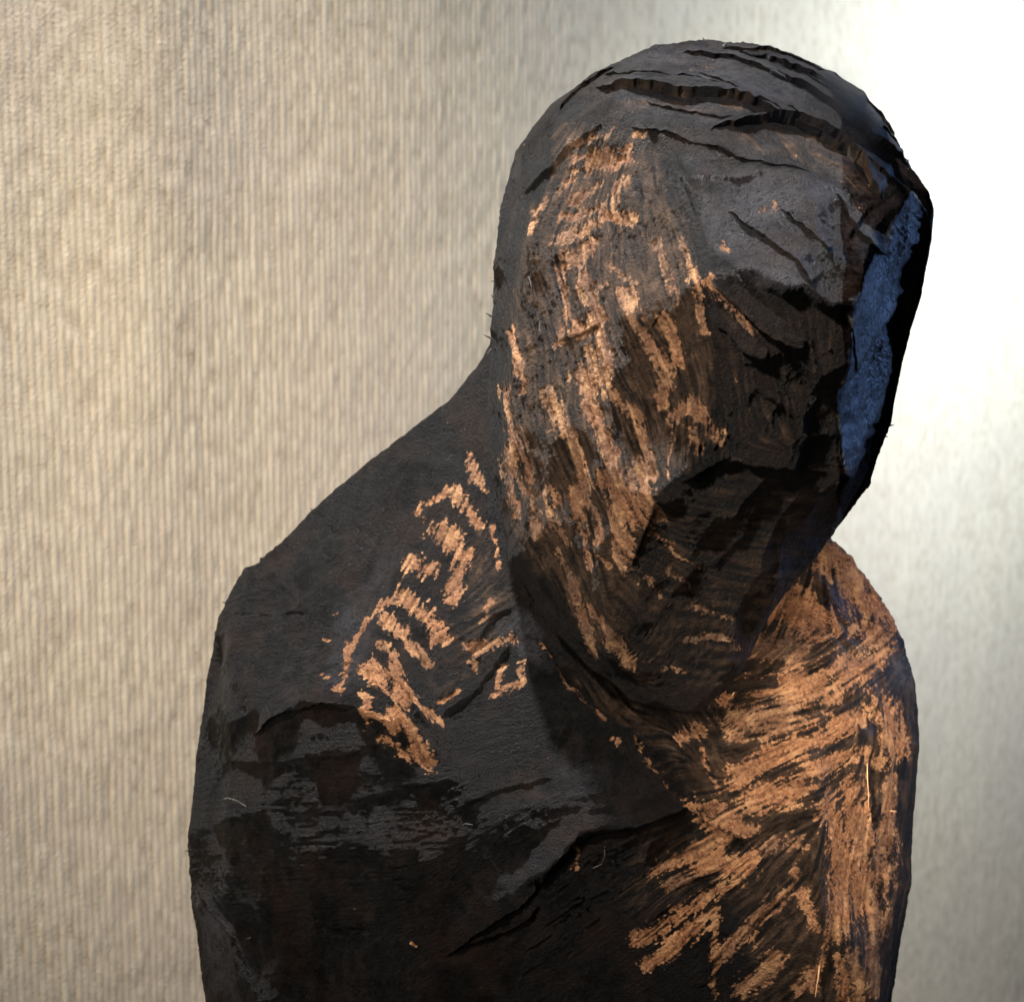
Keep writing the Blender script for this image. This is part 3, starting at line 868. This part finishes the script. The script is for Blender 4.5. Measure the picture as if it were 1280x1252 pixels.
head, PH, NH, xh, yh, fh = carve("head", HEAD, HC, 700, (0.05, 0.42, 1), HM, LIC['head'], (230, .0024, 6.0), CHAR, root, 1, 100, .22)
torso, PT, NT, xt, yt, ft = carve("torso", TORSO, TCN, 880, (0.05, 0.25, 1), TM, LIC['torso'], (330, .0020, 8.0), CHAR, root, 1, 200, .0)
print("verts", len(head.data.vertices), len(torso.data.vertices))


# split layers of the crown and brow: wedges of char with a free front edge, each lying on the head
def front_map(P_, N_, x, y, face):
    k = face > 0.02
    ix = np.clip((x[k] / 2).astype(int), 0, 639)
    iy = np.clip((y[k] / 2).astype(int), 0, GH // 2 - 1)
    idx = iy * 640 + ix
    n_ = (GH // 2) * 640
    cnt = np.bincount(idx, minlength=n_).astype(float)
    ch = [np.bincount(idx, weights=a_[k], minlength=n_) for a_ in (P_[..., 0], P_[..., 1], P_[..., 2], N_[..., 0], N_[..., 1], N_[..., 2])]
    G = np.stack(ch, -1).reshape(GH // 2, 640, 6)
    c_ = cnt.reshape(GH // 2, 640)
    for _ in range(14):
        if (c_ > 0).all():
            break
        g2 = np.stack([blur(G[..., q]) for q in range(6)], -1)
        c2 = blur(c_)
        e = c_ == 0
        G[e] = g2[e]
        c_ = np.where(e, c2, c_)
    G = G / np.maximum(c_, 1e-9)[..., None]
    return np.stack([blur(G[..., q], 1) for q in range(6)], -1)


def resample(poly, n_):
    p = np.array(poly, float)
    L = np.r_[0, np.cumsum(np.hypot(*np.diff(p, axis=0).T))]
    t = np.linspace(0, L[-1], n_)
    return np.stack([np.interp(t, L, p[:, 0]), np.interp(t, L, p[:, 1])], -1)


def layer(parent, G, low, high, thick, brown_face, ash, seed, over=0.7, maps=None):
    L = sum(math.dist(low[q], low[q + 1]) for q in range(len(low) - 1))
    n_ = int(L / 1.5) + 2
    a, b = resample(low, n_), resample(high, n_)
    u = np.linspace(0, 1, n_)
    z0 = np.zeros(n_)
    j1 = vnoise(np.stack([u * L, z0 + seed, z0], -1), 22, seed) * 2.2 + vnoise(np.stack([u * L, z0 + seed, z0], -1), 6, seed + 1) * 1.1 + vnoise(np.stack([u * L, z0, z0], -1), 3, seed + 2) * .5
    a[:, 1] += j1
    th = np.interp(u, np.linspace(0, 1, len(thick)), thick) + vnoise(np.stack([u * L, z0, z0], -1), 9, seed + 3) * 1.2
    endf = np.clip(np.minimum(u, 1 - u) * 16, 0, 1)
    th = (th + 2) * endf - 2
    kt, kc = 16, 8

    def surf(px, py):
        gx = np.clip(px / 2 - .5, 0, 638.9)
        gy = np.clip(py / 2 - .5, 0, GH // 2 - 1.1)
        ix, iy = gx.astype(int), gy.astype(int)
        fx, fy = (gx - ix)[..., None], (gy - iy)[..., None]
        v = G[iy, ix] * (1 - fx) * (1 - fy) + G[iy, ix + 1] * fx * (1 - fy) + G[iy + 1, ix] * (1 - fx) * fy + G[iy + 1, ix + 1] * fx * fy
        nn = v[..., 3:]
        return v[..., :3], nn / np.maximum(np.linalg.norm(nn, axis=-1, keepdims=True), 1e-6)
    t = np.linspace(0, 1, kt)[:, None]
    px = a[None, :, 0] * (1 - t) + b[None, :, 0] * t
    py = a[None, :, 1] * (1 - t) + b[None, :, 1] * t
    ps, ns = surf(px, py)
    hgt = th[None] * (1 - t) + (-3.0) * t
    q_ = np.stack([np.broadcast_to(u[None] * L * .16, px.shape), t * 40 + 0 * px, 0 * px + seed], -1)
    streak = vnoise(q_, 5, seed + 5)
    hgt = hgt + streak * .9 + vnoise(ps, 5, seed + 6) * .5
    top = ps + ns * hgt[..., None]
    tc = np.linspace(0, 1, kc)[:, None]
    gr = vnoise(np.stack([u * L, z0, z0], -1), 2.6, seed + 8) * .45 + vnoise(np.stack([u * L, z0, z0], -1), 8, seed + 9) * .8
    back = over * np.sin(tc * math.pi * .6) + gr[None] * np.sin(tc * math.pi)
    ps2, ns2 = surf(a[None, :, 0] + 0 * tc, a[None, :, 1] - back)
    h0 = hgt[0][None]
    cliff = ps2 + ns2 * (h0 * (1 - tc) + (-4.0) * tc)[..., None]
    cliff[0] = top[0]
    vt, vc = to_world(top).reshape(-1, 3), to_world(cliff).reshape(-1, 3)
    co_ = np.concatenate([vt, vc])
    it = np.arange(kt * n_).reshape(kt, n_)
    ic = np.arange(kc * n_).reshape(kc, n_) + kt * n_
    fq = lambda g, w_: (np.stack([g[:-1, :-1], g[:-1, 1:], g[1:, 1:], g[1:, :-1]], -1) if w_ else np.stack([g[:-1, :-1], g[1:, :-1], g[1:, 1:], g[:-1, 1:]], -1)).reshape(-1, 4)
    F_ = np.concatenate([fq(it, True), fq(ic, False)])
    me_ = bpy.data.meshes.new("charred_layer")
    me_.from_pydata(co_.tolist(), [], F_.tolist())
    me_.update()
    me_.polygons.foreach_set("use_smooth", np.ones(len(F_), bool))
    m_ = len(co_)
    nt_ = kt * n_
    br = np.zeros(m_)
    br[nt_:] = brown_face
    lit_v = np.full(m_, ash)  # painted light: tops get the pale grey, front faces none
    lit_v[nt_:] = 0
    fb = np.zeros(m_)
    fb[nt_:] = np.broadcast_to(gr * 2.0, (kc, n_)).reshape(-1)
    fb[:nt_] = (streak * 1.2).reshape(-1)
    if maps is not None:
        lx = np.concatenate([px.reshape(-1), np.broadcast_to(a[None, :, 0], (kc, n_)).reshape(-1)])
        ly = np.concatenate([py.reshape(-1), np.broadcast_to(a[None, :, 1], (kc, n_)).reshape(-1)])
        br = np.maximum(br, sample(maps.brown, lx, ly) * .9)
        lit_v = np.maximum(lit_v * .6, sample(maps.ash, lx, ly) * (lit_v > 0))
    for nm_, val in (("bare_field", np.full(m_, -1.5)), ("tone", np.full(m_, .4)), ("brown", br), ("ash", lit_v), ("gloss", np.zeros(m_)), ("fibre", fb), ("fibre_wide", np.zeros(m_))):
        attr(me_, nm_, val)
    return link("charred_layer", me_, CHAR, parent)


GM = front_map(PH, NH, xh, yh, fh)
for q, (low, high, th, bf_, lit_grey_) in enumerate([
    ([(742, 112), (800, 117), (860, 123), (910, 127), (955, 138), (992, 156)], [(775, 82), (830, 84), (880, 92), (930, 103), (985, 120), (1015, 140)], (6, 15, 17, 17, 13, 6), .4, .35),
    ([(880, 166), (932, 156), (988, 158), (1039, 182), (1072, 211), (1104, 252)], [(915, 130), (955, 139), (995, 150), (1045, 170), (1088, 198), (1122, 226)], (3, 13, 22, 24, 18, 8), .5, .4),
    ([(868, 84), (906, 112), (952, 140), (985, 156), (1024, 177), (1077, 204), (1118, 226)], [(895, 72), (940, 98), (990, 124), (1024, 145), (1060, 168), (1095, 190), (1132, 210)], (5, 9, 11, 12, 12, 10, 6), .3, .4),
    ([(800, 128), (850, 141), (905, 150), (950, 152)], [(805, 116), (855, 127), (905, 134), (945, 140)], (2, 4, 4, 2), .6, .5),
    ([(700, 140), (722, 118), (748, 98), (770, 84)], [(712, 120), (735, 98), (762, 82), (785, 72)], (2, 5, 5, 2), .1, .4),
    ([(960, 88), (998, 108), (1030, 130), (1080, 173), (1132, 203)], [(985, 74), (1025, 95), (1062, 120), (1100, 150), (1136, 182)], (5, 10, 12, 11, 6), .15, .3),
    ([(915, 68), (975, 82), (1039, 110), (1097, 151), (1124, 178)], [(930, 56), (995, 66), (1050, 88), (1100, 130), (1128, 160)], (5, 9, 11, 10, 6), .1, .25),
    ([(820, 103), (880, 108), (940, 122), (990, 143)], [(835, 90), (890, 95), (950, 109), (996, 130)], (3, 6, 6, 3), .2, .5),
    ([(930, 116), (985, 140), (1034, 167)], [(942, 103), (996, 126), (1040, 151)], (3, 6, 4), .2, .5),
    ([(1000, 91), (1050, 122), (1100, 165), (1128, 194)], [(1012, 80), (1062, 108), (1108, 150), (1134, 180)], (4, 7, 7, 4), .1, .45),
    ([(896, 59), (960, 68), (1020, 88), (1072, 117)], [(905, 51), (968, 57), (1032, 76), (1082, 106)], (4, 7, 7, 4), .1, .3),
    ([(780, 159), (840, 166), (900, 187), (962, 209), (1020, 228)], [(785, 146), (845, 152), (905, 168), (966, 190), (1024, 212)], (1, 3, 4, 3, 1), .2, .7),
    ([(1040, 70), (1085, 108), (1118, 146)], [(1046, 64), (1092, 100), (1124, 138)], (3, 6, 3), .1, .3),
    ([(752, 96), (800, 96), (860, 102), (915, 112)], [(790, 74), (835, 70), (880, 80), (930, 96)], (3, 7, 7, 4), .1, .35),
    ([(850, 66), (905, 74), (950, 88), (985, 105)], [(862, 52), (915, 55), (965, 66), (1000, 84)], (4, 7, 7, 5), .1, .2),
    ([(906, 262), (955, 298), (992, 340), (1012, 364)], [(935, 240), (985, 268), (1022, 310), (1040, 345)], (3, 7, 7, 4), .3, .95),
    ([(970, 262), (1010, 300), (1030, 326)], [(995, 248), (1035, 282), (1050, 312)], (2, 4, 3), .1, .9),
    ([(888, 350), (937, 396), (976, 422), (1008, 430)], [(905, 332), (950, 368), (988, 396), (1016, 412)], (4, 9, 9, 4), .6, .8),
    ([(884, 386), (924, 434), (958, 442)], [(899, 368), (938, 405), (965, 424)], (3, 8, 4), .6, .7),
    ([(1040, 244), (1072, 284), (1110, 322)], [(1062, 230), (1088, 260), (1120, 292)], (3, 8, 5), .25, .6)]):
    layer(head, GM, low, high, th, bf_, lit_grey_, 300 + 20 * q, maps=HM)
GT = front_map(PT, NT, xt, yt, ft)
for q, (low, high, th, bf_, lit_grey_) in enumerate([
    ([(318, 922), (345, 903), (370, 890), (398, 880), (440, 886)], [(335, 870), (355, 856), (380, 848), (408, 852), (445, 866)], (3, 8, 9, 8, 7, 4), .1, .3),
    ([(556, 1200), (620, 1150), (665, 1118), (705, 1066), (740, 1040), (800, 1034), (866, 1010)], [(540, 1120), (600, 1080), (650, 1050), (690, 1010), (735, 990), (790, 985), (858, 985)], (3, 6, 8, 9, 9, 8, 5), .2, .3),
    ([(250, 1104), (275, 1137), (298, 1172), (316, 1230)], [(262, 1096), (290, 1130), (312, 1166), (330, 1225)], (4, 7, 7, 4), .1, .2),
    ([(905, 868), (935, 866), (975, 860)], [(905, 846), (935, 842), (978, 838)], (3, 7, 4), .9, .0)]):
    layer(torso, GT, low, high, th, bf_, lit_grey_, 700 + 20 * q, maps=TM)


def spot(P_, x, y, face, px, py, out=0.0, N_=None):
    d = (x - px) ** 2 + (y - py) ** 2 + np.where(face > 0, 0, 1e6)
    d = d + 0.02 * (-P_[..., 2] - F)            # the nearer surface wins
    i = np.unravel_index(np.argmin(d), d.shape)
    p = P_[i] + (N_[i] * out if N_ is not None else 0)
    return p


def tube(bm, pts, rad, sides=4):
    rings = []
    for k, p in enumerate(pts):
        p = Vector(p)
        a = Vector(pts[min(k + 1, len(pts) - 1)]) - Vector(pts[max(k - 1, 0)])
        u_ = a.normalized().orthogonal().normalized()
        v_ = a.normalized().cross(u_)
        rr = rad[k] if isinstance(rad, (list, tuple)) else rad
        rings.append([bm.verts.new(p + (u_ * math.cos(2 * math.pi * i / sides) + v_ * math.sin(2 * math.pi * i / sides)) * rr) for i in range(sides)])
    for q in range(len(rings) - 1):
        for i in range(sides):
            bm.faces.new((rings[q][i], rings[q][(i + 1) % sides], rings[q + 1][(i + 1) % sides], rings[q + 1][i]))
    bm.faces.new(rings[0][::-1])
    bm.faces.new(rings[-1])


def plain(name, color, rough):
    m, nt, b = new_mat(name)
    co = node(nt, 'ShaderNodeTexCoord').outputs['Object']
    c = ramp(nt, noise(nt, co, 600, 3, .6), [(.3, tuple(v * .6 for v in color)), (.7, color)])
    nt.links.new(c, b.inputs['Base Color'])
    b.inputs['Roughness'].default_value = rough
    return m


SPL = plain("splinter_char", (.02, .018, .016), .7)
FIB = plain("pale_fibre", (.30, .28, .26), .6)
WSP = plain("bare_splinter", (.62, .36, .17), .7)


def splinter(parent, P_, x, y, face, N_, px, py, dx, dy, L, wd, mat=None):
    a = spot(P_, x, y, face, px, py, -1.5, N_)
    k = -a[2] / F
    bm = bmesh.new()
    pts_, rad = [], []
    for t_ in (0, .35, .7, 1):
        q = a + np.array([dx * L * t_ + random.uniform(-.5, .5), -dy * L * t_ + random.uniform(-.5, .5), L * .15 * t_]) * k
        pts_.append(to_world(q))
        rad.append(max(wd * (1 - t_ * .85), .25) * U * k)
    tube(bm, pts_, rad, 5)
    me_ = bpy.data.meshes.new("splinter")
    bm.to_mesh(me_)
    bm.free()
    return link("splinter", me_, mat or SPL, parent)


for q in [(618, 352, -1, -.1, 5, 1.6), (616, 372, -.7, -.8, 6, 1.8), (615, 396, -.9, -.5, 11, 2.4), (612, 424, -1, -.5, 12, 2.0),
          (611, 436, -.7, .7, 9, 1.8), (1111, 532, 1, -.1, 7, 1.8), (1108, 545, .8, .5, 5, 1.5), (1130, 205, .6, -.5, 8, 2.4),
          (905, 56, .6, -.8, 6, 2.0), (880, 52, -.4, -.9, 5, 2.0), (1040, 658, .6, .6, 6, 1.6), (1075, 118, .8, -.5, 6, 2.2), (1098, 150, .8, -.4, 6, 2.2), (645, 200, -.8, -.5, 5, 1.8)]:
    splinter(head, PH, xh, yh, fh, NH, *q)
for q in [(392, 640, -.8, -.6, 7, 1.6), (281, 752, -.8, -.5, 6, 1.8), (240, 1062, -1, .1, 6, 1.6), (248, 1150, -1, .2, 5, 1.6)]:
    splinter(torso, PT, xt, yt, ft, NT, *q)
for q in [(694, 428, .9, -.35, 26, 1.0), (712, 420, .85, -.5, 24, .9), (752, 274, .95, .2, 30, 1.2), (790, 279, .5, -.7, 8, 1.4)]:
    splinter(head, PH, xh, yh, fh, NH, *q, mat=WSP)
for q in [(905, 862, .6, -.4, 12, 1.6), (920, 862, -.4, .9, 10, 1.8), (935, 858, .1, .9, 9, 1.8), (952, 856, .3, .9, 9, 1.6), (968, 853, .2, .9, 8, 1.6),
          (1116, 1013, 1, .1, 9, 1.2), (1087, 950, 0, 1, 60, 1.0), (1020, 1200, -.15, 1, 40, 1.4), (721, 1084, .15, -1, 26, 1.6), (513, 1180, .4, -.6, 5, 2.0)]:
    splinter(torso, PT, xt, yt, ft, NT, *q, mat=WSP)


def fibres(parent, P_, x, y, face, N_, spots):
    bm = bmesh.new()
    for (px, py, ang, L, bend) in spots:
        a = spot(P_, x, y, face, px, py, .8, N_)
        k = -a[2] / F
        pts_ = []
        for i in range(7):
            t_ = i / 6
            an = math.radians(ang + bend * (t_ - .5))
            px2, py2 = px + math.cos(an) * L * t_, py + math.sin(an) * L * t_
            q = spot(P_, x, y, face, px2, py2, .9 + 2.2 * math.sin(math.pi * t_), N_) if i % 2 == 0 else None
            pts_.append(q)
        for i in (1, 3, 5):
            pts_[i] = (pts_[i - 1] + pts_[i + 1]) / 2 + np.array([0, 0, .5])
        tube(bm, [to_world(q) for q in pts_], .17 * U * k, 3)
    me_ = bpy.data.meshes.new("stray_fibre")
    bm.to_mesh(me_)
    bm.free()
    o_ = link("stray_fibre", me_, FIB, parent)
    o_["kind"] = "stuff"
    return o_


fl = [(282, 998, 0, 34, 25), (660, 560, 80, 30, 30), (757, 1060, 100, 30, 40)]
for _ in range(2):
    fl.append((random.uniform(300, 800), random.uniform(930, 1240), random.uniform(-60, 10), random.uniform(6, 18), random.uniform(-60, 60)))
fibres(torso, PT, xt, yt, ft, NT, fl)
fl = [(660, 345, 80, 20, 20), (668, 400, 75, 16, 10)]
fibres(head, PH, xh, yh, fh, NH, fl)
